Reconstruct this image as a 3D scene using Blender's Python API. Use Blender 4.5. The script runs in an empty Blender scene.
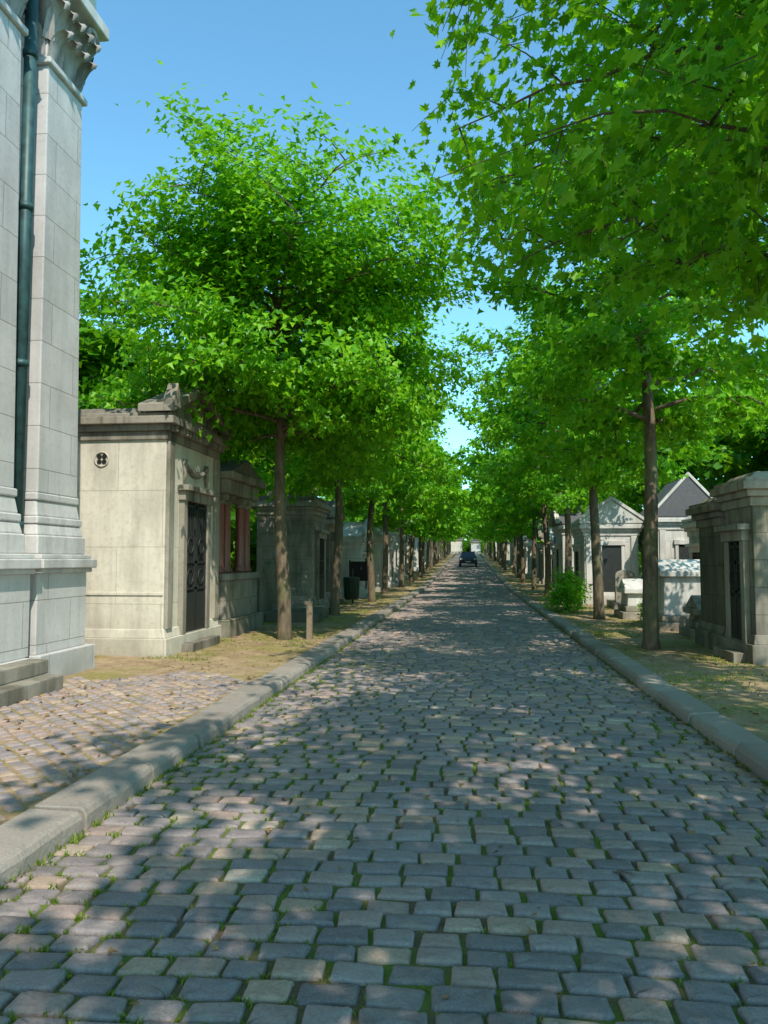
import bpy, math, random
import numpy as np
from mathutils import Vector, Matrix
random.seed(7)
scene = bpy.context.scene
COL = scene.collection

def gz(y):
    t = y - 35.0
    if t <= 0: return 0.0
    if t < 15: return .025*t*t/30.0
    if t < 125: return .025*(t-7.5)
    return .025*117.5
gzv = np.vectorize(gz)

# ------------------------------------------------------------ mesh helpers
def mesh_np(name, V, loops, totals, mats, matidx=None, smooth=None, rnd=None):
    me = bpy.data.meshes.new(name)
    V = np.asarray(V, dtype=np.float32)
    loops = np.asarray(loops, dtype=np.int32); totals = np.asarray(totals, dtype=np.int32)
    starts = np.concatenate([[0], np.cumsum(totals)[:-1]]).astype(np.int32)
    me.vertices.add(len(V)); me.vertices.foreach_set('co', V.ravel())
    me.loops.add(len(loops)); me.loops.foreach_set('vertex_index', loops)
    me.polygons.add(len(totals)); me.polygons.foreach_set('loop_start', starts)
    me.polygons.foreach_set('loop_total', totals)
    for m in mats: me.materials.append(m)
    if matidx is not None: me.polygons.foreach_set('material_index', np.asarray(matidx, dtype=np.int32))
    if smooth is not None: me.polygons.foreach_set('use_smooth', np.asarray(smooth, dtype=bool))
    if rnd is not None:
        a = me.attributes.new('rnd', 'FLOAT', 'POINT'); a.data.foreach_set('value', np.asarray(rnd, dtype=np.float32))
    me.update(calc_edges=True); me.validate()
    return me

class MB:
    def __init__(s): s.v=[]; s.f=[]; s.m=[]; s.s=[]; s.r=[]
    def add(s, vs, fs, m=0, smooth=False, r=0.5):
        o=len(s.v); s.v += [tuple(v) for v in vs]; s.r += [r]*len(vs)
        for f in fs: s.f.append([o+i for i in f]); s.m.append(m); s.s.append(smooth)
    def box(s, x0,x1,y0,y1,z0,z1,m=0,tx=0,ty=0,r=.5):
        v=[(x0,y0,z0),(x1,y0,z0),(x1,y1,z0),(x0,y1,z0),(x0+tx,y0+ty,z1),(x1-tx,y0+ty,z1),(x1-tx,y1-ty,z1),(x0+tx,y1-ty,z1)]
        s.add(v,[(3,2,1,0),(4,5,6,7),(0,1,5,4),(1,2,6,5),(2,3,7,6),(3,0,4,7)],m,False,r)
    def tube(s, pts, rad, n=8, m=0, cap=True, r=.5):
        vs=[];fs=[]
        P=[Vector(p) for p in pts]
        for i,p in enumerate(P):
            d=(P[min(i+1,len(P)-1)]-P[max(i-1,0)])
            if d.length<1e-6: d=Vector((0,0,1))
            d.normalize()
            a=Vector((1,0,0)) if abs(d.x)<.8 else Vector((0,1,0))
            u=d.cross(a).normalized(); w=d.cross(u)
            for k in range(n):
                t=2*math.pi*k/n
                vs.append(p+(u*math.cos(t)+w*math.sin(t))*rad[i])
        for i in range(len(P)-1):
            for k in range(n):
                a=i*n+k;b=i*n+(k+1)%n
                fs.append((a,b,b+n,a+n))
        if cap:
            fs.append(tuple(range(n))[::-1]); fs.append(tuple((len(P)-1)*n+k for k in range(n)))
        s.add(vs,fs,m,True,r)
    def lathe(s,cx,cy,prof,n=16,m=0):
        s.tube([(cx,cy,z) for r_,z in prof],[r_ for r_,z in prof],n,m)
    def prism(s, poly, axis, a0, a1, m=0):
        n=len(poly)
        if axis=='x': vs=[(a0,p[0],p[1]) for p in poly]+[(a1,p[0],p[1]) for p in poly]
        else: vs=[(p[0],a0,p[1]) for p in poly]+[(p[0],a1,p[1]) for p in poly]
        fs=[tuple(range(n)),tuple(range(n,2*n))[::-1]]+[(i,i+n,(i+1)%n+n,(i+1)%n) for i in range(n)]
        s.add(vs,fs,m)
    def mesh(s,name,mats):
        loops=[i for f in s.f for i in f]; tot=[len(f) for f in s.f]
        me=mesh_np(name,np.array(s.v),loops,tot,mats,s.m,s.s,s.r)
        import bmesh
        bm=bmesh.new(); bm.from_mesh(me); bmesh.ops.recalc_face_normals(bm,faces=bm.faces); bm.to_mesh(me); bm.free()
        return me
    def obj(s,name,mats,parent=None,bevel=0,loc=(0,0,0),seg=2):
        me=s.mesh(name,mats)
        ob=bpy.data.objects.new(name,me); COL.objects.link(ob)
        if parent is not None: ob.parent=parent
        ob.location=loc
        if bevel:
            b=ob.modifiers.new('bevel','BEVEL'); b.width=bevel; b.segments=seg; b.limit_method='ANGLE'; b.angle_limit=math.radians(40)
        return ob

def empty(name,loc=(0,0,0),rz=0):
    e=bpy.data.objects.new(name,None); COL.objects.link(e); e.location=loc; e.rotation_euler=(0,0,rz); e.empty_display_size=.3
    return e

# ------------------------------------------------------------ material helpers
class NT:
    def __init__(s,name):
        s.mat=bpy.data.materials.new(name); s.mat.use_nodes=True
        s.t=s.mat.node_tree; s.t.nodes.clear()
        s.out=s.n('ShaderNodeOutputMaterial'); s.b=s.n('ShaderNodeBsdfPrincipled')
        s.l(s.b.outputs[0],s.out.inputs[0])
        s.pos=s.n('ShaderNodeNewGeometry').outputs['Position']
    def n(s,t,**k):
        x=s.t.nodes.new(t)
        for a,v in k.items(): setattr(x,a,v)
        return x
    def l(s,a,b): s.t.links.new(a,b)
    def noise(s,scale,detail=5,rough=.55,vec=None,stretch=None):
        x=s.n('ShaderNodeTexNoise'); x.inputs['Scale'].default_value=scale; x.inputs['Detail'].default_value=detail; x.inputs['Roughness'].default_value=rough
        v=vec or s.pos
        if stretch:
            m=s.n('ShaderNodeMapping'); m.inputs['Scale'].default_value=stretch; s.l(v,m.inputs[0]); v=m.outputs[0]
        s.l(v,x.inputs['Vector']); return x.outputs['Fac']
    def ramp(s,fac,stops):
        x=s.n('ShaderNodeValToRGB'); e=x.color_ramp.elements
        while len(e)<len(stops): e.new(.5)
        for i,(p,c) in enumerate(stops):
            e[i].position=p; e[i].color=(*c,1) if isinstance(c,tuple) else (c,c,c,1)
        s.l(fac,x.inputs[0]); return x.outputs[0]
    def mix(s,fac,a,b,mode='MIX'):
        x=s.n('ShaderNodeMix',data_type='RGBA',blend_type=mode)
        for sock,v in ((x.inputs[0],fac),(x.inputs[6],a),(x.inputs[7],b)):
            if hasattr(v,'is_linked'): s.l(v,sock)
            elif isinstance(v,tuple): sock.default_value=(*v,1)
            else: sock.default_value=v
        return x.outputs[2]
    def math(s,op,a,b=0.0):
        x=s.n('ShaderNodeMath',operation=op)
        for sock,v in ((x.inputs[0],a),(x.inputs[1],b)):
            if hasattr(v,'is_linked'): s.l(v,sock)
            else: sock.default_value=v
        return x.outputs[0]
    def bump(s,h,strength=.5,dist=.01,prev=None):
        x=s.n('ShaderNodeBump'); x.inputs['Strength'].default_value=strength; x.inputs['Distance'].default_value=dist
        s.l(h,x.inputs['Height'])
        if prev: s.l(prev,x.inputs['Normal'])
        return x.outputs[0]
    def fin(s,col,rough=.8,normal=None):
        if hasattr(col,'is_linked'): s.l(col,s.b.inputs['Base Color'])
        else: s.b.inputs['Base Color'].default_value=(*col,1)
        if hasattr(rough,'is_linked'): s.l(rough,s.b.inputs['Roughness'])
        else: s.b.inputs['Roughness'].default_value=rough
        if normal: s.l(normal,s.b.inputs['Normal'])
        return s.mat
    def attr(s,name='rnd'):
        x=s.n('ShaderNodeAttribute',attribute_name=name); return x.outputs['Fac']

def stone_mat(name,base,dark,joint=True,bw=.95,bh=.42,stain=.5,green=.0,mort=(.5,.48,.45)):
    t=NT(name)
    n1=t.noise(1.3,6); n2=t.noise(14,6,.65); st=t.noise(1.0,6,.6,stretch=(2.6,2.6,.5)); s2=t.noise(1.0,5,.6,stretch=(9,9,.35))
    c=t.mix(t.ramp(n1,[(.3,0.),(.7,1.)]),base,tuple(v*.80 for v in base))
    c=t.mix(t.math('MULTIPLY',t.ramp(st,[(.46,0.),(.68,1.)]),stain),c,dark)
    c=t.mix(t.math('MULTIPLY',t.ramp(s2,[(.56,0.),(.72,1.)]),stain*.6),c,dark)
    c=t.mix(t.math('MULTIPLY',t.ramp(n2,[(.5,0.),(.75,1.)]),.35),c,dark)
    sep=t.n('ShaderNodeSeparateXYZ'); t.l(t.pos,sep.inputs[0])
    low=t.ramp(sep.outputs['Z'],[(.1,1.),(.75,0.)])
    c=t.mix(t.math('MULTIPLY',t.math('MULTIPLY',low,t.ramp(n1,[(.35,.2),(.65,1.)])),.65),c,tuple(v*.8 for v in dark))
    if green:
        c=t.mix(t.math('MULTIPLY',t.ramp(t.noise(2.2,6),[(.5,0.),(.62,1.)]),green),c,(.07,.09,.03))
    nb=t.bump(n2,.35,.012)
    if joint:
        cb=t.n('ShaderNodeCombineXYZ'); t.l(t.math('ADD',sep.outputs['X'],sep.outputs['Y']),cb.inputs[0]); t.l(sep.outputs['Z'],cb.inputs[1])
        br=t.n('ShaderNodeTexBrick'); br.inputs['Scale'].default_value=1; br.inputs['Mortar Size'].default_value=.006; br.inputs['Mortar Smooth'].default_value=.3
        br.inputs['Brick Width'].default_value=bw; br.inputs['Row Height'].default_value=bh
        br.inputs['Color1'].default_value=(1,1,1,1); br.inputs['Color2'].default_value=(.88,.88,.88,1); br.inputs['Mortar'].default_value=(*mort,1)
        t.l(cb.outputs[0],br.inputs['Vector'])
        c=t.mix(1.0,c,br.outputs['Color'],'MULTIPLY')
        inv=t.math('SUBTRACT',1.0,br.outputs['Fac'])
        nb=t.bump(inv,.6,.01,nb)
    return t.fin(c,.85,nb)

M_chapel=stone_mat('limestone_pale',(.70,.665,.64),(.38,.355,.325),True,1.1,.55,.4)
M_chtrim=stone_mat('limestone_trim',(.68,.645,.62),(.28,.26,.235),False,stain=.55)
M_white=stone_mat('white_tomb_stone',(.70,.665,.61),(.28,.26,.22),True,1.1,.55,.5)
M_cream=stone_mat('limestone_cream',(.76,.685,.56),(.30,.26,.20),True,1.5,.9,.5,mort=(.72,.7,.66))
M_grey=stone_mat('weathered_stone',(.36,.315,.25),(.09,.078,.06),True,.8,.4,.85,.4)
M_dark=stone_mat('lichen_stone',(.21,.18,.13),(.06,.05,.037),True,.9,.5,.8,.6)
M_plain=stone_mat('plain_stone',(.40,.355,.285),(.11,.095,.07),False,stain=.85,green=.25)
M_plainw=stone_mat('plain_pale_stone',(.70,.665,.61),(.26,.24,.21),False,stain=.6)
M_ornC=stone_mat('carved_stone',(.33,.29,.23),(.06,.05,.038),False,stain=1.0)
M_carv=stone_mat('carved_limestone',(.44,.41,.38),(.07,.063,.056),False,stain=.95)
def simple(name,c,rough=.6,metal=0,nscale=20,var=.35,bump=.2):
    t=NT(name); n=t.noise(nscale,5)
    col=t.mix(t.ramp(n,[(.35,0.),(.65,1.)]),c,tuple(v*(1-var) for v in c))
    m=t.fin(col,rough,t.bump(n,bump,.005)); t.b.inputs['Metallic'].default_value=metal; return m
M_red=simple('red_granite',(.30,.10,.07),.35,nscale=60)
M_door=simple('dark_iron_door',(.04,.045,.042),.5,.3)
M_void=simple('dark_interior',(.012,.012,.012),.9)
M_pipe=simple('green_copper_pipe',(.04,.11,.11),.5,.1,nscale=8,var=.5)
M_slate=simple('slate_roof',(.12,.12,.125),.7)
M_wood=simple('weathered_wood',(.28,.21,.14),.8)
M_zinc=simple('mossy_roof_stone',(.20,.18,.14),.85,nscale=5)
M_iron=simple('black_iron',(.02,.02,.022),.5,.4)
M_green=simple('painted_green_metal',(.02,.05,.035),.45)
M_litter=simple('dry_leaves',(.32,.19,.07),.8,nscale=3,var=.5)

t=NT('bark'); n=t.noise(6,8,.7,stretch=(3,3,.6)); 
c=t.mix(t.ramp(n,[(.35,0.),(.65,1.)]),(.22,.16,.10),(.075,.055,.036))
c=t.mix(t.math('MULTIPLY',t.ramp(t.noise(1.5,4),[(.5,0.),(.65,1.)]),.45),c,(.16,.17,.07))
M_bark=t.fin(c,.9,t.bump(n,.9,.03))

def leaf_mat(name,stops,tr=.45,trc=(.30,.64,.010)):
    t=NT(name); a=t.attr()
    oi=t.n('ShaderNodeObjectInfo').outputs['Random']
    big=t.noise(.45,3)
    f=t.math('ADD',t.math('MULTIPLY',a,.7),t.math('ADD',t.math('MULTIPLY',oi,.10),t.math('MULTIPLY',big,.28)))
    c=t.ramp(f,stops)
    t.l(c,t.b.inputs['Base Color']); t.b.inputs['Roughness'].default_value=.45
    t.b.inputs['Specular IOR Level'].default_value=.35
    tr_n=t.n('ShaderNodeBsdfTranslucent')
    c2=t.mix(.6,c,trc); t.l(c2,tr_n.inputs[0])
    ms=t.n('ShaderNodeMixShader'); ms.inputs[0].default_value=tr
    t.l(t.b.outputs[0],ms.inputs[1]); t.l(tr_n.outputs[0],ms.inputs[2]); t.l(ms.outputs[0],t.out.inputs[0])
    return t.mat
M_leaf=leaf_mat('maple_leaves',[(.1,(.035,.16,.004)),(.42,(.11,.37,.006)),(.70,(.21,.52,.009)),(1.,(.40,.66,.015))])
M_leaf2=leaf_mat('background_leaves',[(.1,(.025,.12,.005)),(.5,(.085,.28,.008)),(1.,(.20,.42,.012))])
M_shrub=leaf_mat('shrub_leaves',[(.1,(.08,.26,.01)),(.5,(.16,.44,.012)),(1.,(.28,.54,.018))])
M_grass=leaf_mat('grass_blades',[(.1,(.08,.14,.012)),(.5,(.16,.25,.02)),(1.,(.34,.32,.07))],.35)

def cobble_mat(name,stops,k=1.0):
    t=NT(name); a=t.attr(); c=t.ramp(a,stops)
    n=t.noise(55,6,.7); n2=t.noise(9,4); n3=t.noise(.6,4); n4=t.noise(160,3,.6)
    c=t.mix(t.math('MULTIPLY',t.ramp(n,[(.4,0.),(.7,1.)]),.5),c,(.115,.092,.078),'MIX')
    c=t.mix(t.math('MULTIPLY',t.ramp(n4,[(.5,0.),(.7,1.)]),.3),c,(.56,.49,.43),'MIX')
    c=t.mix(t.math('MULTIPLY',t.ramp(n2,[(.5,0.),(.7,1.)]),.35),c,(.40,.305,.225))
    c=t.mix(t.math('MULTIPLY',t.ramp(n3,[(.5,0.),(.7,1.)]),.3),c,(.19,.15,.115))
    nb=t.bump(n,.8,.006); nb=t.bump(n2,.6,.02,nb)
    return t.fin(c,t.ramp(n2,[(.3,.55),(.7,.8)]),nb)
M_cob=cobble_mat('granite_setts',[(.0,(.175,.15,.155)),(.3,(.25,.21,.215)),(.5,(.34,.28,.27)),(.66,(.38,.26,.22)),(.85,(.45,.315,.22)),(1.,(.52,.42,.33))])
M_kerb=cobble_mat('kerb_granite',[(0.,(.22,.19,.165)),(1.,(.38,.33,.28))])
t=NT('earth_and_moss'); n=t.noise(.9,8,.6); n2=t.noise(22,6,.7); n3=t.noise(4,6,.65)
c=t.mix(t.ramp(n3,[(.35,0.),(.65,1.)]),(.44,.31,.175),(.25,.165,.09))
c=t.mix(t.math('MULTIPLY',t.ramp(n,[(.48,0.),(.60,1.)]),.7),c,(.22,.205,.03))
c=t.mix(t.math('MULTIPLY',t.ramp(n2,[(.52,0.),(.66,1.)]),.55),c,(.54,.42,.24))
M_ground=t.fin(c,.95,t.bump(n2,.9,.03,t.bump(n3,.6,.06)))
t=NT('joint_soil'); n=t.noise(1.6,6); n2=t.noise(30,5,.7)
c=t.mix(t.ramp(n2,[(.35,0.),(.65,1.)]),(.09,.062,.036),(.18,.13,.078))
c=t.mix(t.ramp(n,[(.40,0.),(.54,.95)]),c,(.11,.17,.016))
M_joint=t.fin(c,.95,t.bump(n2,.8,.02))

# ------------------------------------------------------------ ground
KL0,KL1=-2.60,-2.28
KR0,KR1=2.12,2.40
def vnoise(x,y,s,seed):
    r=np.random.default_rng(seed); out=0
    for k in range(6):
        a=r.uniform(0,2*np.pi); f=s*(1.0+k*.6); p=r.uniform(0,6.28)
        out=out+np.sin((x*np.cos(a)+y*np.sin(a))*f+p)/(1+k*.6)
    return out/2.5
def camber(x): return .02*(1-(x/2.3)**2)
def grid_strip(xs,ys,z,amp,seed,cam=False):
    X,Y=np.meshgrid(xs,ys); Z=z+gzv(Y)+amp*vnoise(X,Y,3,seed)*(np.minimum(np.abs(X-xs[0]),np.abs(X-xs[-1]))>.05)
    if cam: Z=Z+camber(X)+.004*vnoise(X,Y,5,8)
    V=np.stack([X.ravel(),Y.ravel(),Z.ravel()],1); nx=len(xs); ny=len(ys)
    i,j=np.meshgrid(np.arange(nx-1),np.arange(ny-1)); a=(j*nx+i).ravel()
    F=np.stack([a,a+1,a+1+nx,a+nx],1); return V,F
ys=np.concatenate([[-400,-100,-30],np.arange(-8,40,.25),np.arange(40,180,3),[220,300,600,1500]])
xl=np.concatenate([[-900,-200,-60,-30,-15],np.arange(-9,KL0+.06,.25),[KL0+.06]])
xr=np.concatenate([[KR1-.06],np.arange(KR1+.2,9,.25),[15,30,60,200,900]])
xm=np.linspace(KL0+.02,KR1-.02,15)
V=[];F=[];o=0;mi=[]
for xs,z,amp,sd,m,cm in ((xl,.095,.018,1,0,False),(xr,.095,.022,2,0,False),(xm,-.010,0,3,1,True)):
    v,f=grid_strip(xs,ys,z,amp,sd,cm); V.append(v);F.append(f+o);o+=len(v);mi+= [m]*len(f)
V=np.concatenate(V);F=np.concatenate(F)
me=mesh_np('ground',V,F.ravel(),np.full(len(F),4),[M_ground,M_joint],mi,np.ones(len(F),bool))
ob=bpy.data.objects.new('ground',me);COL.objects.link(ob)

# ------------------------------------------------------------ setts
def stones(cx,cy,w,l,ang,z0,hgt,K,rings,rnd,rs,tilt=.022,jt=.028):
    N=len(cx)
    tt=np.linspace(0,2*np.pi,K,endpoint=False)+np.pi/K
    ex=.16
    ox=np.sign(np.cos(tt))*np.abs(np.cos(tt))**ex; oy=np.sign(np.sin(tt))*np.abs(np.sin(tt))**ex
    R=len(rings)
    jit=1+rs.normal(0,jt,(N,K))
    sk=rs.normal(0,.035,(N,1)); sk2=rs.normal(0,.05,(N,1))
    lx=(ox[None]*jit*(1+sk*oy[None]))*w[:,None]/2; ly=(oy[None]*(1+rs.normal(0,jt,(N,K)))*(1+sk2*ox[None]))*l[:,None]/2
    tx=rs.normal(0,tilt,N); ty=rs.normal(0,tilt,N); dz=rs.normal(0,.0035,N)
    P=np.zeros((N,R*K+1,3))
    for i,(rr,zz) in enumerate(rings):
        ww=(w[:,None]/2-(1-rr)*.10)/(w[:,None]/2); wl=(l[:,None]/2-(1-rr)*.07)/(l[:,None]/2)
        x=lx*ww;y=ly*wl
        P[:,i*K:(i+1)*K,0]=x;P[:,i*K:(i+1)*K,1]=y
        P[:,i*K:(i+1)*K,2]=zz*hgt+dz[:,None]+(tx[:,None]*x+ty[:,None]*y)+rs.normal(0,.0015,(N,K))
    P[:,-1,2]=hgt*1.01+dz
    ca,sa=np.cos(ang)[:,None],np.sin(ang)[:,None]
    x=P[:,:,0]*ca-P[:,:,1]*sa+cx[:,None]; y=P[:,:,0]*sa+P[:,:,1]*ca+cy[:,None]
    z=P[:,:,2]+z0+gzv(cy)[:,None]
    V=np.stack([x,y,z],2).reshape(-1,3)
    f4=[]
    for i in range(R-1):
        for k in range(K):
            f4.append((i*K+k,i*K+(k+1)%K,(i+1)*K+(k+1)%K,(i+1)*K+k))
    f3=[((R-1)*K+k,(R-1)*K+(k+1)%K,R*K) for k in range(K)]
    f4=np.array(f4);f3=np.array(f3); off=(np.arange(N)*(R*K+1))[:,None,None]
    L4=(f4[None]+off).reshape(-1);L3=(f3[None]+off).reshape(-1)
    loops=np.concatenate([L4,L3]);tot=np.concatenate([np.full(len(L4)//4,4),np.full(len(L3)//3,3)])
    return V,loops,tot,np.repeat(rnd,R*K+1)
def rows(y0,y1,rs):
    cx=[];cy=[];w=[];l=[];an=[]
    y=y0; k=0
    while y<y1:
        rl=rs.uniform(.136,.150); x=KL1+.01-(.12 if k%2 else 0)-rs.uniform(0,.06); k+=1
        while x<KR0-.05:
            ww=rs.uniform(.18,.26); 
            x1=min(x+ww,KR0-.005); x0=max(x,KL1+.005)
            if x1-x0>.07:
                mx=(x0+x1)/2
                bend=.03*math.sin(mx*1.0+y*.2)
                cx.append(mx+rs.normal(0,.003));cy.append(y+rl/2+bend+rs.normal(0,.003));w.append(x1-x0-rs.uniform(.012,.028));l.append(rl-rs.uniform(.012,.028));an.append(rs.normal(0,.016)+.03*math.cos(mx*1.0+y*.2))
            x+=ww
        y+=rl
    return [np.array(a) for a in (cx,cy,w,l,an)]
rs=np.random.default_rng(11)
Vs=[];Ls=[];Ts=[];Rs=[];o=0
for (y0,y1,K,rings) in ((-4,1.2,8,[(1,-.5),(.9,.9),(.6,1)]),(1.2,14,20,[(1.0,-.6),(.995,.55),(.95,.84),(.87,.96),(.6,1.0)]),(14,34,12,[(1,-.5),(.98,.6),(.90,.94),(.6,1)]),(34,100,8,[(1,-.5),(.93,.85),(.6,1)])):
    cx,cy,w,l,an=rows(y0,y1,rs)
    r=np.clip(rs.beta(1.4,1.7,len(cx))+.12*vnoise(cx,cy,1.2,9),0,1)
    v,L,T,R=stones(cx,cy,w,l,an,-.030,.040,K,rings,r,rs)
    v[:,2]+=camber(v[:,0])+.004*vnoise(v[:,0],v[:,1],5,8)
    Vs.append(v);Ls.append(L+o);Ts.append(T);Rs.append(R);o+=len(v)
me=mesh_np('cobblestone_road',np.concatenate(Vs),np.concatenate(Ls),np.concatenate(Ts),[M_cob],None,np.ones(len(np.concatenate(Ts)),bool),np.concatenate(Rs))
ob=bpy.data.objects.new('cobblestone_road',me);COL.objects.link(ob)
mb=MB()
yy=list(np.arange(96,180,4))
for a,b in zip(yy[:-1],yy[1:]):
    mb.add([(KL1,a,gz(a)+.03),(KR0,a,gz(a)+.03),(KR0,b,gz(b)+.03),(KL1,b,gz(b)+.03)],[(0,1,2,3)],0,True)
mb.obj('road_surface',[M_cob])
cx=[];cy=[];s=.135
for i in range(-120,121):
    for j in range(-120,121):
        x=(i-j)*s*.7071-3.7; y=(i+j)*s*.7071+5
        if -4.95<x<KL0-.07 and -3<y<9.6+.35*math.sin(x*3):
            cx.append(x);cy.append(y)
cx=np.array(cx)+rs.normal(0,.004,len(cx));cy=np.array(cy)+rs.normal(0,.004,len(cx));N=len(cx)
v,L,T,R=stones(cx,cy,np.full(N,s-.014)+rs.normal(0,.004,N),np.full(N,s-.014)+rs.normal(0,.004,N),np.pi/4+rs.normal(0,.05,N),.080,.026,12,[(1,-.5),(.98,.5),(.85,.9),(.6,1)],np.clip(rs.beta(2,1.9,N),0,1),rs)
v[:,2]+=.018*vnoise(v[:,0],v[:,1],3,1)*.8
me=mesh_np('sett_pavement',v,L,T,[M_cob],None,np.ones(len(T),bool),R)
ob=bpy.data.objects.new('sett_pavement',me);COL.objects.link(ob)
def kerb(x0,x1,name):
    mb=MB(); y=-4
    r=random.Random(5 if x0<0 else 6)
    while y<110:
        L=r.uniform(.85,1.25) if y<45 else 3
        dz=r.uniform(-.014,.014); dx=r.uniform(-.018,.018); h=.125
        a,b=y+.012,y+L-.012
        g0,g1=gz(a),gz(b); z=h+dz; n=6; vs=[]
        for k in range(n+1):
            yy_=a+(b-a)*k/n; g=g0+(g1-g0)*k/n
            jz=r.uniform(-.006,.006); jx=r.uniform(-.008,.008)
            if x0<0: prof=[(x0,-.1),(x1+.02,-.1),(x1+jx+.012,z-.045),(x1+jx-.004,z-.016),(x1+jx-.03,z+jz),(x0,z+.004)]
            else: prof=[(x0-.02,-.1),(x1,-.1),(x1,z+.004),(x0+jx+.03,z+jz),(x0+jx+.004,z-.016),(x0+jx-.012,z-.045)]
            vs+=[(px+dx,yy_,g+pz) for px,pz in prof]
        fs=[]
        for k in range(n):
            for q in range(6):
                fs.append((k*6+q,k*6+(q+1)%6,(k+1)*6+(q+1)%6,(k+1)*6+q))
        fs.append(tuple(range(6)));fs.append(tuple(n*6+q for q in range(6))[::-1])
        mb.add(vs,fs,0,False,r.random()); y+=L
    return mb.obj(name,[M_kerb],None,.008)
kerb(KL0,KL1,'granite_kerb'); kerb(KR0,KR1,'granite_kerb')

# ------------------------------------------------------------ grass tufts
def grass(name,pts,hmin,hmax,nb,seed,spread=.02):
    r=np.random.default_rng(seed); P=np.repeat(np.array(pts),nb,axis=0); N=len(P)
    P=P+np.concatenate([r.normal(0,spread,(N,2)),np.zeros((N,1))],1)
    h=r.uniform(hmin,hmax,N); a=r.uniform(0,6.28,N); lean=r.uniform(.2,1.1,N)*h; wd=r.uniform(.0022,.0045,N)+h*.02
    d=np.stack([np.cos(a),np.sin(a),0*a],1); s_=np.stack([-np.sin(a),np.cos(a),0*a],1)
    up=np.array([0,0,1.])
    V=np.stack([P-s_*wd[:,None],P+s_*wd[:,None],P+d*(lean*.4)[:,None]+s_*wd[:,None]*.8+up*(h*.65)[:,None],P+d*(lean*.4)[:,None]-s_*wd[:,None]*.8+up*(h*.65)[:,None],P+d*lean[:,None]+up*h[:,None]],1).reshape(-1,3)
    off=np.arange(N)*5
    L4=(np.array([0,1,2,3])[None]+off[:,None]);L3=(np.array([3,2,4])[None]+off[:,None])
    me=mesh_np(name,V,np.concatenate([L4.ravel(),L3.ravel()]),np.concatenate([np.full(N,4),np.full(N,3)]),[M_grass],None,None,np.repeat(r.random(N),5))
    ob=bpy.data.objects.new(name,me);COL.objects.link(ob)
cands=[]
r=random.Random(4)
V0=Vs[1].reshape(-1,101,3); lo=V0[:,:20,:]
for k in range(11000):
    i=int(len(lo)*r.random()**1.3); p=lo[i,r.randrange(20)]
    dens=.18+.75*float(vnoise(np.array(p[0]),np.array(p[1]),1.4,21)>.1)
    if p[0]<-.8: dens+=.4
    if r.random()<dens*.6: cands.append((p[0],p[1],.0))
grass('joint_grass',cands,.012,.032,9,1,.012)
cl=[]
for k in range(900):
    y=r.uniform(2,30); 
    if r.random()<.6: cl.append((KL1+.02+abs(r.gauss(0,.02)),y,-.01))
    else: cl.append((KR0-.02,y,-.01))
grass('kerb_grass',cl,.02,.06,7,2,.015)
vg=[]
for k in range(6500):
    y=2+28*r.random()**1.0
    if r.random()<.45: x=r.uniform(-5.0,KL0-.03); 
    else: x=r.uniform(KR1+.03,6)
    if x<0 and y<10.0 and r.random()<.95: continue
    if float(vnoise(np.array(x),np.array(y),1.6,31))>.15: vg.append((x,y,.09))
grass('verge_grass',vg,.015,.05,9,3,.06)

# ------------------------------------------------------------ trees
half=[(0,0),(.25,-.10),(.20,.10),(.50,.26),(.30,.36),(.33,.66),(.12,.56),(0,1)]
def leaf_cloud(C,size,r,hi=True,cen=None,flat=False):
    N=len(C)
    out=C-(cen if cen is not None else np.array([0,0,C[:,2].mean()])); out=out/ (np.linalg.norm(out,axis=1)[:,None]+1e-6)
    if flat: out=out*0; sn=.22
    else: sn=.55
    nrm=np.stack([r.normal(0,sn,N),r.normal(0,sn,N),np.full(N,.8)],1)+out*.6; nrm/=np.linalg.norm(nrm,axis=1)[:,None]
    h=np.stack([r.normal(0,1,N),r.normal(0,1,N),r.normal(-.6,.4,N)],1); h-=nrm*(h*nrm).sum(1)[:,None]; h/=np.linalg.norm(h,axis=1)[:,None]
    s_=np.cross(h,nrm); sz=size*r.uniform(.6,1.3,N)
    fold=r.uniform(.1,.5,N)
    if hi==1:
        pr=half; m=len(pr)
        pts=[(x,y,1) for x,y in pr]+[(-x,y,1) for x,y in pr[1:-1]]
        fR=list(range(m)); fL=[0]+[m+k for k in range(m-2)]+[m-1]; fL=fL[::-1]
        faces=[fR,fL]
    elif hi==2:
        pts=[(0,0,1),(.5,.22,1),(.25,.45,1),(0,1,1),(-.25,.45,1),(-.5,.22,1)]
        faces=[[0,1,2,3],[0,3,4,5]]
    else:
        pts=[(0,0,1),(.48,.4,1),(0,1,1),(-.48,.4,1)]
        faces=[[0,1,2],[0,2,3]]
    V=np.zeros((N,len(pts),3))
    for i,(x,y,_) in enumerate(pts):
        V[:,i]=C+s_*(x*sz)[:,None]+h*((y-.3)*sz)[:,None]+nrm*(abs(x)*sz*fold-.12*y*y*sz)[:,None]
    nP=len(pts); off=np.arange(N)*nP
    loops=np.concatenate([(np.array(f)[None]+off[:,None]) for f in faces],1).ravel()
    tot=np.tile([len(f) for f in faces],N)
    rn=np.repeat(np.clip(r.normal(.5,.2,N),0,1),nP)
    return V.reshape(-1,3),loops,tot,rn
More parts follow.
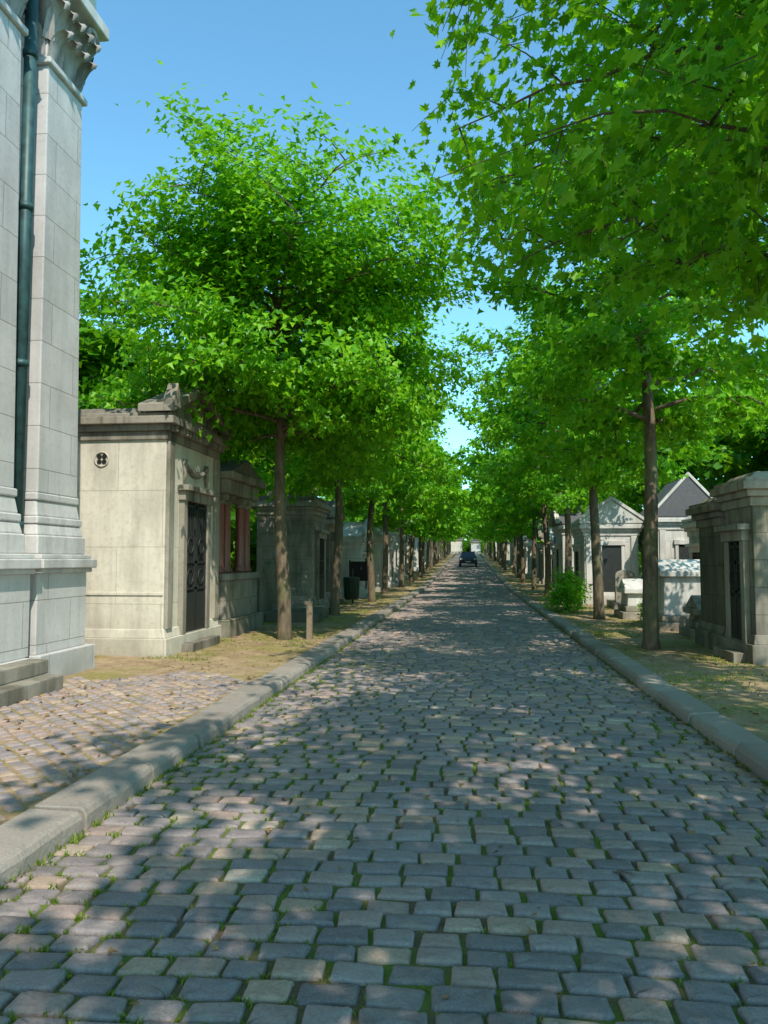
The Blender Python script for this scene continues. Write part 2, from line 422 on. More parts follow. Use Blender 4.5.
def make_tree(name,seed,H,R,cb,nlimb=22,nsub=5,ntw=4,nleaf=30,lsize=.15,hi=1,leafmat=None,trunk_r=.125,twig=True,low=0.,clump=.8,full=.60):
    r=np.random.default_rng(seed); mb=MB()
    n=12; P=[];rad=[]
    wx,wy=r.normal(0,.10,2)
    for i in range(n+1):
        u=i/n; z=u*H*.9
        P.append(np.array([wx*math.sin(u*4+seed)-wx*math.sin(seed)+.05*math.sin(u*11+seed),wy*math.sin(u*3.2+1)-wy*math.sin(1)+.05*math.cos(u*9),z])); 
        rad.append(trunk_r*(1-u)**.75+.012+(.05*trunk_r/.14 if i==0 else 0))
    P[0][2]=-.15; rad.insert(1,trunk_r*1.08); P.insert(1,P[0]*.5+P[1]*.5); P[1][2]=.18
    mb.tube(P,rad,12,0)
    def trunk(z):
        Z=[p[2] for p in P]; return np.array([np.interp(z,Z,[p[0] for p in P]),np.interp(z,Z,[p[1] for p in P]),z])
    def prof(u): return R*max(.12,math.sin(math.pi*min(1,max(.0,.16+.80*u))**.9))**full
    C=[];SH=[]
    for k in range(nlimb):
        u0=(k+.5)/nlimb; zs=cb*.88+(H*.84-cb*.88)*u0
        az=k*2.39996+r.normal(0,.3)
        ut=min(.96,max(0,(zs+r.uniform(.0,1.3)-cb)/(H-cb)))
        L=prof(ut)*(r.uniform(.76,1.10) if k%3 else r.uniform(.4,.75))
        S=trunk(zs); T=np.array([math.cos(az)*L,math.sin(az)*L,cb+ut*(H-cb)+r.normal(0,.2)])
        if ut<.3: T[2]-=r.uniform(.1,.8)+low*r.random()
        Mid=S*.55+T*.45; Mid[2]+=.12*L+.1
        pts=[]
        for q in range(8):
            t_=q/7; p=(1-t_)**2*S+2*t_*(1-t_)*Mid+t_**2*T; 
            if 0<q: p=p+r.normal(0,.04,3)
            pts.append(p)
        br=.22*trunk_r*(1-u0*.6)+.010
        mb.tube(pts,[br*(1-q/7)**.8+.006 for q in range(8)],6,0)
        for j in range(nsub):
            t_=(.28+.72*(j+r.uniform(.2,.9))/nsub); t_=min(t_,1)
            q=t_*7; i0=min(int(q),6); B=pts[i0]*(1-(q-i0))+pts[i0+1]*(q-i0)
            sd=1 if j%2 else -1
            d=T-S; d[2]*=.4; d/=np.linalg.norm(d)+1e-6
            side=np.array([-d[1],d[0],0])*sd
            ln=(.55+.45*t_)*r.uniform(.7,1.1)*R/3.3
            E=B+(d*r.uniform(.2,.6)+side*r.uniform(.4,1.)+np.array([0,0,r.normal(.05,.32)]))*ln
            m_=(B+E)/2+np.array([0,0,.06])
            mb.tube([B,m_,E],[.013,.009,.005],4,0,False)
            for w_ in range(ntw):
                tw=r.uniform(.15,1.); b2=B*(1-tw)+E*tw
                e2=b2+r.normal(0,1,3)*np.array([.26,.26,.2])*R/3.3+(E-B)*.1
                if twig: mb.tube([b2,e2],[.006,.003],3,0,False)
                nn=int(nleaf*r.uniform(.5,1.4))
                tt=r.uniform(0,1.1,nn)[:,None]
                C.append(b2*(1-tt)+e2*tt+r.normal(0,1,(nn,3))*np.array([.20,.20,.12])*clump*R/3.3)
                SH.append(np.full(nn,r.normal(0,.12)))
    C=np.concatenate(C); SH=np.concatenate(SH)
    v,L,T,rn=leaf_cloud(C,lsize,r,hi,np.array([0,0,cb+(H-cb)*.35]))
    rn=np.clip(rn+np.repeat(SH,len(rn)//len(C)),0,1)
    bv=np.array(mb.v); bl=[i for f in mb.f for i in f]; bt=[len(f) for f in mb.f]
    me=mesh_np(name,np.concatenate([bv,v]),np.concatenate([np.array(bl),L+len(bv)]),np.concatenate([np.array(bt),T]),[M_bark,leafmat or M_leaf],
        np.concatenate([np.zeros(len(bt)),np.ones(len(T))]),np.concatenate([np.ones(len(bt),bool),np.zeros(len(T),bool)]),np.concatenate([np.full(len(bv),.5),rn]))
    return me
T_hi=make_tree('maple_near',1,10.2,3.9,4.1,32,7,5,23,.135,1)
T_L=make_tree('maple_left',14,9.5,3.5,4.3,52,7,6,29,.128,2,twig=False,low=.6,full=.42,clump=.95)
T_B=make_tree('maple_b',2,9.7,3.3,4.1,30,6,5,27,.14,2,twig=False,low=.4,clump=.75)
T_C=make_tree('maple_c',5,9.4,3.2,3.9,28,6,5,26,.145,2,twig=False,low=.4,clump=.75)
T_beh=make_tree('maple_behind',31,10.0,3.8,4.2,28,6,4,22,.17,3,twig=False,clump=.8)
T_far=[make_tree('maple_d',7,9.8,3.5,3.6,22,6,3,15,.26,3,twig=False,low=.4,clump=.8),make_tree('maple_e',9,9.4,3.4,3.5,22,6,3,15,.26,3,twig=False,low=.4,clump=.8)]
T_bg=[make_tree('bg_a',21,10,4.2,1.4,24,6,3,20,.34,3,M_leaf2,twig=False,clump=1),make_tree('bg_b',22,9.0,4.0,1.0,24,6,3,20,.34,3,M_leaf2,twig=False,clump=1)]
def make_shrub(name,seed,rx,rz,n,lsize,mat):
    r=np.random.default_rng(seed); mb=MB(); C=[]
    for k in range(26):
        az=r.uniform(0,6.28); el=r.uniform(.1,1.5); L=r.uniform(.6,1)
        E=np.array([math.cos(az)*math.cos(el)*rx*L,math.sin(az)*math.cos(el)*rx*L,math.sin(el)*rz*L+.1])
        mb.tube([np.zeros(3),E*np.array([.4,.4,.6]),E],[.015,.01,.004],4,0,False)
        C.append(E+r.normal(0,1,(n//26,3))*np.array([rx*.2,rx*.2,rz*.16]))
    C=np.concatenate(C); C[:,2]=np.abs(C[:,2])
    v,L,T,rn=leaf_cloud(C,lsize,r,3,np.array([0,0,0]))
    bv=np.array(mb.v); bl=[i for f in mb.f for i in f]; bt=[len(f) for f in mb.f]
    return mesh_np(name,np.concatenate([bv,v]),np.concatenate([np.array(bl),L+len(bv)]),np.concatenate([np.array(bt),T]),[M_bark,mat],
        np.concatenate([np.zeros(len(bt)),np.ones(len(T))]),None,np.concatenate([np.full(len(bv),.5),rn]))
S_a=make_shrub('shrub_a',1,.6,.9,1600,.09,M_shrub)
S_b=make_shrub('shrub_b',2,1.6,2.4,2000,.22,M_leaf2)
def place(name,me,x,y,rz=0,sc=1,z=None):
    ob=bpy.data.objects.new(name,me);COL.objects.link(ob); ob.location=(x,y,(.09+gz(y)) if z is None else z); ob.rotation_euler=(0,0,rz); ob.scale=(sc,sc,sc); return ob
rl_=np.random.default_rng(77); P=[]
while len(P)<2600:
    y=2+22*rl_.random()**1.2; k=rl_.random()
    if k<.5: x=rl_.uniform(KR1,5.8); z=.112
    elif k<.8: x=rl_.uniform(-4.9,KL0); z=.112
    elif k<.9: x=KR0-abs(rl_.normal(0,.06)); z=.02
    else: x=rl_.uniform(KL1,KR0); z=.036
    P.append((x,y,z))
v,L,T,rn=leaf_cloud(np.array(P),.05,rl_,2,None,True)
me=mesh_np('leaf_litter',v,L,T,[M_litter],None,None,rn); ob=bpy.data.objects.new('leaf_litter',me);COL.objects.link(ob)

r=random.Random(12)
place('maple_tree',T_L,-3.5,14.2,.4,1.0)
place('maple_tree',T_B,-3.6,20.7,2.2,1.0)
place('maple_tree',T_C,-3.5,27.2,4.0,1.03)
place('maple_tree',T_B,3.1,13.4,1.0,1.02)
place('maple_tree',T_C,3.3,20.0,5.1,1.03)
place('maple_tree',T_B,3.35,26.4,3.3,1.)
place('maple_tree',T_hi,3.35,6.4,2.6,1.0)
place('maple_tree',T_beh,3.5,.2,.7,1.0)
place('maple_tree',T_beh,3.2,-5.2,3.2,1.0)
place('maple_tree',T_beh,-3.5,-4.6,2.,1.0)
y=33.7
while y<150:
    for sx in (-3.55,3.4):
        place('maple_tree',r.choice(T_far),sx+r.uniform(-.2,.2),y+r.uniform(-.5,.5)-(.8 if sx>0 else 0),r.uniform(0,6.28),r.uniform(.97,1.1))
    y+=6.6
for (x,y) in [(-9.5,18),(-11.5,23),(-9,27),(-14,32),(-10,36),(-16,25),(-11,46),(-9,56),(-10,68),(-11,82),(-9,98),(-10,116),(-12,135),
              (14,24),(11,31),(17,29),(9.8,36),(14,35),(9.5,47),(12,54),(9,64),(10,78),(10,92),(9,108),(11,128),(16,19),(12.5,27)]:
    place('background_tree',r.choice(T_bg),x,y,r.uniform(0,6.28),r.uniform(.85,1.05))
for x in (-8,-4,0,4,8): place('background_tree',r.choice(T_bg),x,163+x*.4,r.uniform(0,6),1.2)
for k in range(9): place('shrub',S_b,-6+k*1.5,157,r.uniform(0,6),1.1)
for k in range(26):
    y=22+k*4.3; sd_=r.choice((-1,1)); place('shrub',S_b,sd_*(r.uniform(7.0,8.5) if sd_<0 or y>40 else r.uniform(9.5,12)),y,r.uniform(0,6),r.uniform(.8,1.3))
for k in range(14):
    y=21+k*5; place('shrub',S_b,-r.uniform(7.0,8.5) if k%2 else (r.uniform(7.,8.5) if y>40 else r.uniform(10,12)),y,r.uniform(0,6),r.uniform(.8,1.3))
place('bright_shrub',S_a,2.95,23.4,0,1.1); place('bright_shrub',S_a,2.8,22.4,2,.75); place('bright_shrub',S_a,4.4,18.8,2,.6)

# ------------------------------------------------------------ tombs
def tomb(name,x0,x1,y0,y1,H,mat,side,roof='gable',axis='x',trim=None,roofm=None,peak=.7,door=True,dy=None,cross=False,cams=False,base=None):
    trim=trim or mat; roofm=roofm or M_zinc
    cx,cy=(x0+x1)/2,(y0+y1)/2; g=gz(cy)+.09
    e=empty(name,(cx,cy,g)); A,B=(x1-x0)/2,(y1-y0)/2
    w=MB(); w.box(-A,A,-B,B,.0,H-.28); w.obj('walls',[mat],e,.015)
    p=MB(); p.box(-A-.09,A+.09,-B-.09,B+.09,-.1,.28); p.box(-A-.05,A+.05,-B-.05,B+.05,.28,.42,tx=.03,ty=.03)
    p.obj('plinth',[base or trim],e,.012)
    c=MB(); c.box(-A-.04,A+.04,-B-.04,B+.04,H-.42,H-.282); c.box(-A-.1,A+.1,-B-.1,B+.1,H-.28,H-.18); c.box(-A-.18,A+.18,-B-.18,B+.18,H-.18,H-.06); c.box(-A-.13,A+.13,-B-.13,B+.13,H-.06,H)
    c.obj('cornice',[trim],e,.012)
    q=MB()
    fx=A*side+.17*side
    def acro(tm,yc,zb,s=1.0):
        pl=[(yc-.13*s,zb),(yc+.13*s,zb),(yc+.17*s,zb+.12*s),(yc+.10*s,zb+.24*s),(yc+.05*s,zb+.30*s),(yc,zb+.40*s),(yc-.05*s,zb+.30*s),(yc-.10*s,zb+.24*s),(yc-.17*s,zb+.12*s)]
        tm.prism(pl,'x',fx-.14,fx+.04)
    if roof=='gable':
        if axis=='x': q.prism([(-B-.16,H),(B+.16,H),(B+.16,H+.07),(0,H+peak),(-B-.16,H+.07)],'x',-A-.16,A+.16)
        else: q.prism([(-A-.16,H),(A+.16,H),(A+.16,H+.07),(0,H+peak),(-A-.16,H+.07)],'y',-B-.16,B+.16)
        q.obj('roof',[roofm],e,.01)
        tm=MB()
        if axis=='x':
            for s in (-1,1):
                tm.prism([(s*(B+.2),H+.05),(s*(B+.2),H+.17),(0,H+peak+.14),(0,H+peak+.01)],'x',fx-.14,fx+.05)
            tm.box(fx-.1,fx+.06,-.1,.1,H+peak+.08,H+peak+.3,tx=.02,ty=.02)
            for s in(-1,1): tm.box(fx-.12,fx+.05,s*(B+.12)-.1,s*(B+.12)+.1,H+.1,H+.34,tx=.04,ty=.04)
        else:
            for s in (-1,1):
                tm.prism([(s*(A+.2),H+.05),(s*(A+.2),H+.17),(0,H+peak+.14),(0,H+peak+.01)],'y',-B-.2,-B-.04)
        tm.obj('pediment',[trim],e,.012)
        if cross:
            k=MB(); z=H+peak+.1; k.box(-.04,.04,-.04,.04,z,z+.55); k.box(-.16,.16,-.035,.035,z+.3,z+.38); k.obj('cross',[trim],e,.01)
    elif roof=='front':
        q.box(-A-.02,A-.4,-B-.02,B+.02,H,H+.12,tx=.1,ty=.1); q.obj('roof',[roofm],e,.02)
        tm=MB(); f2=A*side
        tm.prism([(-B-.02,H),(B+.02,H),(0,H+peak)],'x',f2-.38,f2+.04); tm.obj('tympanum',[trim],e,.01)
        tm=MB()
        for s in (-1,1):
            tm.prism([(s*(B+.20),H+.002),(s*(B+.20),H+.13),(0,H+peak+.16),(0,H+peak+.03)],'x',f2-.40,f2+.20)
        tm.obj('pediment',[trim],e,.012)
        tm=MB(); acro(tm,0,H+peak+.1,.9); acro(tm,-B-.06,H+.08,1.0); acro(tm,B+.06,H+.08,1.0); tm.obj('acroteria',[trim],e,.015)
        tm=MB()
        nd=int(2*B/.14)
        for i in range(nd): yy_=-B+.03+(2*B-.06)*(i+.5)/nd; tm.box(f2+.102,f2+.15,yy_-.035,yy_+.035,H-.275,H-.19)
        tm.obj('dentils',[trim],e)
    elif roof=='step':
        q.box(-A-.02,A+.02,-B-.02,B+.02,H,H+.16); q.box(-A*.75,A*.75,-B*.75,B*.75,H+.16,H+.34); q.box(-A*.45,A*.45,-B*.45,B*.45,H+.34,H+.55,tx=.06,ty=.06)
        q.obj('roof',[roofm],e,.02)
    elif roof=='flat':
        q.box(-A-.02,A+.02,-B-.02,B+.02,H,H+.1,tx=.1,ty=.1); q.obj('roof',[roofm],e,.02)
    if door:
        dyc=0 if dy is None else dy
        f=A*side; dw=min(.5,B*.45); dh=min(H*.66,2.5)
        d=MB()
        def bx(m_,a,b,y_0,y_1,z0,z1): m_.box(min(f+a*side,f+b*side),max(f+a*side,f+b*side),dyc+y_0,dyc+y_1,z0,z1)
        for s in (-1,1):
            bx(d,.002,.09,*(sorted((s*dw,s*(dw+.16)))),.28,dh)
        bx(d,.002,.12,-dw-.2,dw+.2,dh,dh+.16); bx(d,.002,.2,-dw-.26,dw+.26,dh+.16,dh+.25)
        bx(d,.002,.28,-dw-.2,dw+.2,-.05,.14)
        d.obj('door_frame',[trim],e,.008)
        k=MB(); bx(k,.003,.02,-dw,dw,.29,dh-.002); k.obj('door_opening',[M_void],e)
        k=MB()
        for s in (-1,1):
            a_,b_=sorted((s*.015,s*dw))
            bx(k,.03,.06,a_,a_+.045,.30,dh-.02);bx(k,.03,.06,b_-.045,b_,.30,dh-.02)
            bx(k,.03,.055,a_,b_,.30,.95)
            for zz in (1.0,1.45,dh-.1): bx(k,.03,.06,a_,b_,zz,zz+.04)
            for i in range(1,6):
                yy_=a_+(b_-a_)*i/6; bx(k,.036,.05,yy_-.008,yy_+.008,.95,dh-.05)
            cyy=(a_+b_)/2+dyc
            for zz in (1.22,1.75):
                k.tube([(f+.055*side,cyy+.13*math.cos(a*math.pi/8),zz+.13*math.sin(a*math.pi/8)) for a in range(17)],[.012]*17,5,0,False)
        k.obj('door_leaves',[M_door],e)
    if cams:
        k=MB(); k.box(-A+.05,-A+.25,-B-.05,-B-.002,.42,H-.43); k.box(A-.25,A-.05,-B-.05,-B-.002,.42,H-.43); k.box(-.42,-.32,-B-.06,-B-.002,.42,2.0);k.box(.32,.42,-B-.06,-B-.002,.42,2.0);k.box(-.46,.46,-B-.09,-B-.002,2.0,2.16); k.obj('end_wall_trim',[trim],e,.012)
        k=MB(); k.box(-.318,.318,-B-.02,-B-.003,.42,1.998); k.obj('end_door',[M_door],e)
    return e
X0,X1,Y0,Y1=-7.5,-4.76,11.55,14.05
e=tomb('stone_mausoleum',X0,X1,Y0,Y1,3.84,M_cream,1,'front','x',M_ornC,M_zinc,.55,True,base=M_cream)
A_=(X1-X0)/2;B__=(Y1-Y0)/2
rx=-5.83-(X0+X1)/2; ry=-B__; zc=3.12
ring=MB()
ring.tube([(rx+.115*math.cos(a*math.pi/12),ry-.012,zc+.115*math.sin(a*math.pi/12)) for a in range(25)],[.012]*25,6,0,False)
ring.obj('roundel_rim',[M_cream],e)
pt=MB()
for a in range(4):
    an=a*math.pi/2+math.pi/4; c0=(rx+.058*math.cos(an),zc+.058*math.sin(an)); vs=[]
    for q in range(10): vs.append((c0[0]+.042*math.cos(q*.628),ry-.006,c0[1]+.042*math.sin(q*.628)))
    pt.add(vs,[tuple(range(10))])
pt.obj('roundel_openings',[M_void],e)
k=MB(); k.box(-A_-.01,A_-.01,ry-.02,ry-.002,.95,1.0); k.obj('string_course',[M_cream],e,.006)
k=MB()
for yy_ in (-B__+.02,B__-.24): k.box(A_+.002,A_+.06,yy_,yy_+.22,.42,3.41)
k.obj('corner_pilasters',[M_plain],e,.01)
k=MB()
k.tube([(A_+.05,-.5+i*.1,3.12-.14*math.sin(math.pi*i/10)) for i in range(11)],[.03+.03*math.sin(math.pi*i/10) for i in range(11)],8)
for s in (-1,1): k.tube([(A_+.03,s*.52,3.2),(A_+.05,s*.52,2.95),(A_+.03,s*.54,2.82)],[.05,.035,.02],8)
k.obj('carved_garland',[M_ornC],e)

def column_tomb():
    x0,x1,y0,y1=-7.2,-4.72,14.4,16.6; cx,cy=(x0+x1)/2,(y0+y1)/2; e=empty('columned_tomb',(cx,cy,.09)); A,B=(x1-x0)/2,(y1-y0)/2
    b=MB(); b.box(-A-.1,A+.14,-B-.05,B+.05,-.1,.35); b.box(-A,A+.04,-B,B,.35,1.1); b.box(-A-.06,A+.1,-B-.05,B+.05,1.1,1.24); b.obj('base',[M_grey],e,.015)
    w=MB(); w.box(-A,A-.75,-B+.05,B-.05,1.24,2.82); w.obj('walls',[M_grey],e,.01)
    c=MB()
    for yy_ in (-B+.2,-B+.62,B-.62,B-.2):
        c.lathe(A-.18,yy_,[(.14,1.24),(.14,1.3),(.11,1.36),(.105,1.4),(.092,2.6),(.1,2.62)],14)
    c.obj('columns',[M_red],e)
    d=MB()
    for yy_ in (-B+.2,-B+.62,B-.62,B-.2):
        d.box(A-.33,A-.03,yy_-.15,yy_+.15,2.7,2.818); d.lathe(A-.18,yy_,[(.1,2.62),(.13,2.7)],12)
    d.obj('capitals',[M_plain],e,.01)
    d=MB(); d.box(-A-.05,A+.06,-B-.03,B+.03,2.82,3.1); d.box(-A-.14,A+.2,-B-.12,B+.12,3.1,3.24); d.obj('entablature',[M_plain],e,.015)
    d=MB(); d.prism([(-B-.1,3.24),(B+.1,3.24),(0,3.6)],'x',-A-.1,A+.14); d.obj('roof',[M_zinc],e,.01)
    d=MB(); d.box(A-.75,A-.73,-.35,.35,1.3,2.5); d.obj('niche_opening',[M_void],e)
column_tomb()
tomb('tomb_chapel',-6.4,-4.65,22.6,24.6,3.3,M_grey,1,'step',trim=M_plain)
tomb('tomb_chapel',-6.3,-4.7,25.6,27.4,2.9,M_dark,1,'gable','x',roofm=M_slate,trim=M_plain,cross=True)
tomb('tomb_chapel',-5.9,-4.3,30.5,32.4,2.4,M_white,1,'gable','x',trim=M_plainw,roofm=M_plainw)
tomb('tomb_chapel',-5.7,-4.15,36,38,2.7,M_white,1,'step',trim=M_plainw,roofm=M_plainw)
tomb('tomb_chapel',4.17,6.7,13.1,14.35,2.5,M_dark,-1,'flat',trim=M_grey,roofm=M_plain,door=False)
tomb('tomb_chapel',4.15,6.7,11.65,12.85,2.72,M_grey,-1,'flat',trim=M_plain,roofm=M_plain)
tomb('tomb_chapel',3.95,5.75,26.6,29.2,2.75,M_white,-1,'gable','y',trim=M_plainw,roofm=M_plainw,peak=.8,cams=True)
tomb('tomb_chapel',6.1,8.0,25.4,27.8,2.9,M_white,-1,'gable','y',trim=M_plainw,roofm=M_slate,peak=1.3,cams=True)
tomb('tomb_chapel',4.0,6.0,33,35.4,3.0,M_white,-1,'gable','x',trim=M_plainw,roofm=M_slate,peak=.9)
tomb('tomb_chapel',6.4,8.3,21.0,23.0,2.6,M_white,-1,'gable','y',trim=M_plainw,roofm=M_plainw,peak=.7,cams=True)
tomb('tomb_chapel',7.9,9.6,18.2,20,2.4,M_white,-1,'step',trim=M_plainw,roofm=M_plainw)
tomb('tomb_chapel',8.8,10.6,23.2,25.2,2.8,M_white,-1,'gable','y',trim=M_plainw,roofm=M_slate,peak=.9)
y=41.
while y<120:
    for sd in (-1,1):
        h=r.uniform(2.1,3.4); d=r.uniform(1.5,2.3); xo=r.uniform(4.1,4.7); w_=r.uniform(1.4,2.0)
        a,b=(sd*xo,sd*(xo+w_)) if sd>0 else (sd*(xo+w_),sd*xo)
        m,tr=r.choice([(M_white,M_plainw),(M_cream,M_plain),(M_white,M_plainw)])
        tomb('tomb_chapel',a,b,y,y+d,h,m,-sd,r.choice(['gable','gable','step']),r.choice('xy'),trim=tr,roofm=r.choice([M_slate,M_plainw,M_zinc]),peak=r.uniform(.4,.9),cross=r.random()<.3,door=y<75)
    y+=r.uniform(3.2,5)
tomb('tomb_chapel',-3.4,-1.2,153,155,2.8,M_cream,1,'gable','y',trim=M_plain,roofm=M_slate)
tomb('tomb_chapel',.6,2.4,153,155,2.4,M_white,1,'gable','y',trim=M_plain,roofm=M_slate)
def sarcophagus(x,y,L,W,h,mat,rz=0):
    e=empty('sarcophagus_tomb',(x,y,.09+gz(y)),rz); b=MB()
    b.box(-L/2-.15,L/2+.15,-W/2-.15,W/2+.15,-.1,.18); b.box(-L/2-.05,L/2+.05,-W/2-.05,W/2+.05,.18,.32); b.obj('base',[M_plain],e,.02)
    b=MB(); b.box(-L/2,L/2,-W/2,W/2,.32,h-.25,tx=.03,ty=.03); b.obj('chest',[mat],e,.02)
    b=MB(); b.box(-L/2-.08,L/2+.08,-W/2-.08,W/2+.08,h-.25,h-.13); b.prism([(-W/2-.05,h-.13),(W/2+.05,h-.13),(0,h+.12)],'x',-L/2-.05,L/2+.05); b.obj('lid',[mat],e,.015)
def headstone(x,y,W,h,mat,rz=0,top='round'):
    e=empty('headstone',(x,y,.09+gz(y)),rz); b=MB(); b.box(-.18,.18,-W/2-.08,W/2+.08,-.1,.2); b.obj('base',[M_plain],e,.015)
    b=MB()
    if top=='round':
        pl=[(-W/2,.2),(W/2,.2),(W/2,h-W/2*.6)]+[(W/2*math.cos(a*math.pi/8),h-W/2*.6+W/2*.6*math.sin(a*math.pi/8)) for a in range(1,8)]+[(-W/2,h-W/2*.6)]
    else: pl=[(-W/2,.2),(W/2,.2),(W/2,h-.2),(0,h),(-W/2,h-.2)]
    b.prism(pl,'x',-.08,.08); b.obj('slab',[mat],e,.012)
    b=MB(); b.box(.19,1.5,-W/2,W/2,.0,.22); b.obj('grave_slab',[mat],e,.02)
sarcophagus(5.0,17.4,1.7,.95,1.4,M_plainw); sarcophagus(5.3,15.6,1.8,.8,.7,M_plain); sarcophagus(4.7,20.6,1.3,.9,.9,M_plainw)
sarcophagus(6.9,19.0,1.6,1.0,1.7,M_plainw)
headstone(6.4,17.2,.8,2.0,M_plainw,1.57,'pt'); headstone(5.6,22.6,.7,1.5,M_plainw,1.57); headstone(4.8,24.2,.6,1.2,M_plain,1.57); headstone(7.6,17.6,.9,2.2,M_plain,1.57,'pt')
headstone(-5.2,19.6,.8,1.5,M_dark,0); headstone(-5.3,21.0,.8,1.8,M_plain,0,'pt'); headstone(-5.1,18.4,.7,1.2,M_dark,0)
for k in range(10):
    headstone(-r.uniform(4.8,6.8),r.uniform(28,45),.7,r.uniform(1.1,1.7),r.choice((M_plainw,M_plain)),1.57,r.choice(('pt','round')))

# ------------------------------------------------------------ big chapel on the left
e=empty('stone_chapel',(-8,8,.09))
ox,oy=8,-8
FP0,FP1=9.0,9.98
NP0,NP1=6.8,8.50
def B_(mb,x0,x1,y0,y1,z0,z1,**k): mb.box(x0+ox,x1+ox,y0+oy,y1+oy,z0,z1,**k)
w=MB(); B_(w,-12,-5.68,1.0,9.9,1.5,11.4); w.obj('walls',[M_chapel],e,.01)
p=MB()
B_(p,-12,-5.20,.9,FP0-.36,-.1,.34); B_(p,-12,-5.26,.95,FP0-.30,.34,1.34); 
B_(p,-12,-5.18,FP0-.18,FP1+.22,-.1,.34); B_(p,-12,-5.28,FP0-.12,FP1+.12,.34,1.34)
B_(p,-12,-5.54,FP0-.6,FP0,-.1,1.40)
p.obj('plinth',[M_chapel],e,.012)
p=MB()
for (a,b,x) in ((.9,FP0-.24,-5.16),(FP0-.16,FP1+.22,-5.18)):
    B_(p,-12,x-.05,a+.04,b-.04,1.34,1.40); B_(p,-12,x,a,b,1.40,1.52); B_(p,-12,x-.06,a+.05,b-.05,1.52,1.58)
p.obj('plinth_cornice',[M_chtrim],e,.015,seg=3)
p=MB()
for (a,b,x) in ((NP0-.08,NP1+.10,-5.28),(FP0-.10,FP1+.10,-5.30)):
    B_(p,x-.6,x,a,b,1.58,1.82)
    B_(p,x-.58,x-.02,a+.02,b-.02,1.82,1.96,tx=.03,ty=.03)
    B_(p,x-.6,x-.035,a+.035,b-.035,1.96,2.06); B_(p,x-.56,x-.06,a+.06,b-.06,2.06,2.26,tx=.03,ty=.03)
    B_(p,x-.56,x-.07,a+.07,b-.07,2.26,2.36)
p.obj('pilaster_bases',[M_chtrim],e,.02,seg=3)
ZC=8.0
p=MB()
for (a,b,x) in ((NP0,NP1,-5.38),(FP0,FP1,-5.38)):
    B_(p,x-.5,x,a,b,2.36,ZC,tx=.05,ty=.05)
p.obj('pilaster_shafts',[M_chapel],e,.015)
p=MB(); 
for (a,b,x) in ((NP0,NP1,-5.42),(FP0,FP1,-5.42)):
    B_(p,x-.5,x+.04,a-.0,b+.02,ZC,ZC+.09); B_(p,x-.5,x-.04,a+.06,b-.06,ZC+.09,ZC+1.1); B_(p,x-.5,x+.24,a-.16,b+.22,ZC+1.1,ZC+1.28)
p.obj('capital_blocks',[M_chtrim],e,.02)
p=MB()
def acan(px,py,nx,ny,z0,hh,wd):
    sx,sy=-ny,nx; prof=[(0,0),(.05,.35),(.08,.65),(.15,.88),(.24,1.0),(.28,.92),(.24,.80)]
    ws=[.8,1.0,1.05,.95,.7,.4,.15]; vs=[];fs=[]
    for (o_,t_),ww in zip(prof,ws):
        for s in (-1,-.45,0,.45,1):
            d=o_+(.03 if s==0 else 0)-(.02 if abs(s)>.9 else 0)
            vs.append((px+nx*d+sx*s*wd*ww/2,py+ny*d+sy*s*wd*ww/2,z0+t_*hh+(.02 if s==0 else 0)))
    for i in range(len(prof)-1):
        for q in range(4): a=i*5+q; fs.append((a,a+1,a+6,a+5))
    p.add(vs,fs,0,True)
def volute(px,py,nx,ny,z,rr,sgn):
    sx,sy=-ny,nx; pts=[];rd=[]
    for i in range(22):
        th=i/21*4.2*math.pi/1.4; rad=rr*(1-i/24); 
        pts.append((px+nx*.12+sx*sgn*rad*math.cos(th),py+ny*.12+sy*sgn*rad*math.cos(th),z+rad*math.sin(th))); rd.append(.04*(1-i/40))
    p.tube(pts,rd,6,0)
for (a,b,x) in ((NP0+oy,NP1+oy,-5.46+ox),(FP0+oy,FP1+oy,-5.46+ox)):
    n_=int(round((b-a)/.25))
    for i in range(n_):
        yy_=a+.06+(b-a-.12)*(i+.5)/n_; acan(x,yy_,1,0,ZC+.08,.42,.24)
    for i in range(n_+1):
        yy_=a+.06+(b-a-.12)*i/n_; acan(x,yy_,1,0,ZC+.34,.5,.24)
    for sgn,yy_ in ((1,b-.1),(-1,a+.1)): volute(x+.06,yy_,1,0,ZC+.92,.15,sgn)
    for i in range(2):
        acan(x-.12-.24*i,b-.06,0,1,ZC+.08,.42,.22); acan(x-.24*i,b-.06,0,1,ZC+.34,.5,.22)
        acan(x-.12-.24*i,a+.06,0,-1,ZC+.08,.42,.22); acan(x-.24*i,a+.06,0,-1,ZC+.34,.5,.22)
    volute(x-.15,b-.02,0,1,ZC+.92,.13,-1)
p.obj('capital_acanthus',[M_carv],e)
Z1=ZC+1.28
p=MB(); B_(p,-12,-5.3,.9,FP1+.05,Z1,Z1+.5); B_(p,-12,-5.1,.8,FP1+.2,Z1+.5,Z1+.75); B_(p,-12,-4.9,.6,FP1+.4,Z1+.75,Z1+1.05); p.obj('entablature',[M_chtrim],e,.02)
p=MB(); p.prism([(.6+oy,Z1+1.05),(FP1+.4+oy,Z1+1.05),(5.5+oy,Z1+3)],'x',-12+ox,-5.0+ox); p.obj('roof',[M_slate],e)
p=MB(); py_=(NP1+FP0)/2
p.tube([(-5.50+ox,py_+oy,1.5),(-5.50+ox,py_+oy,Z1)],[.075,.075],14,0)
for zz in (1.9,3.9,5.9,7.9): p.tube([(-5.50+ox,py_+oy,zz),(-5.50+ox,py_+oy,zz+.08)],[.092,.092],14,0)
p.obj('drainpipe',[M_pipe],e)
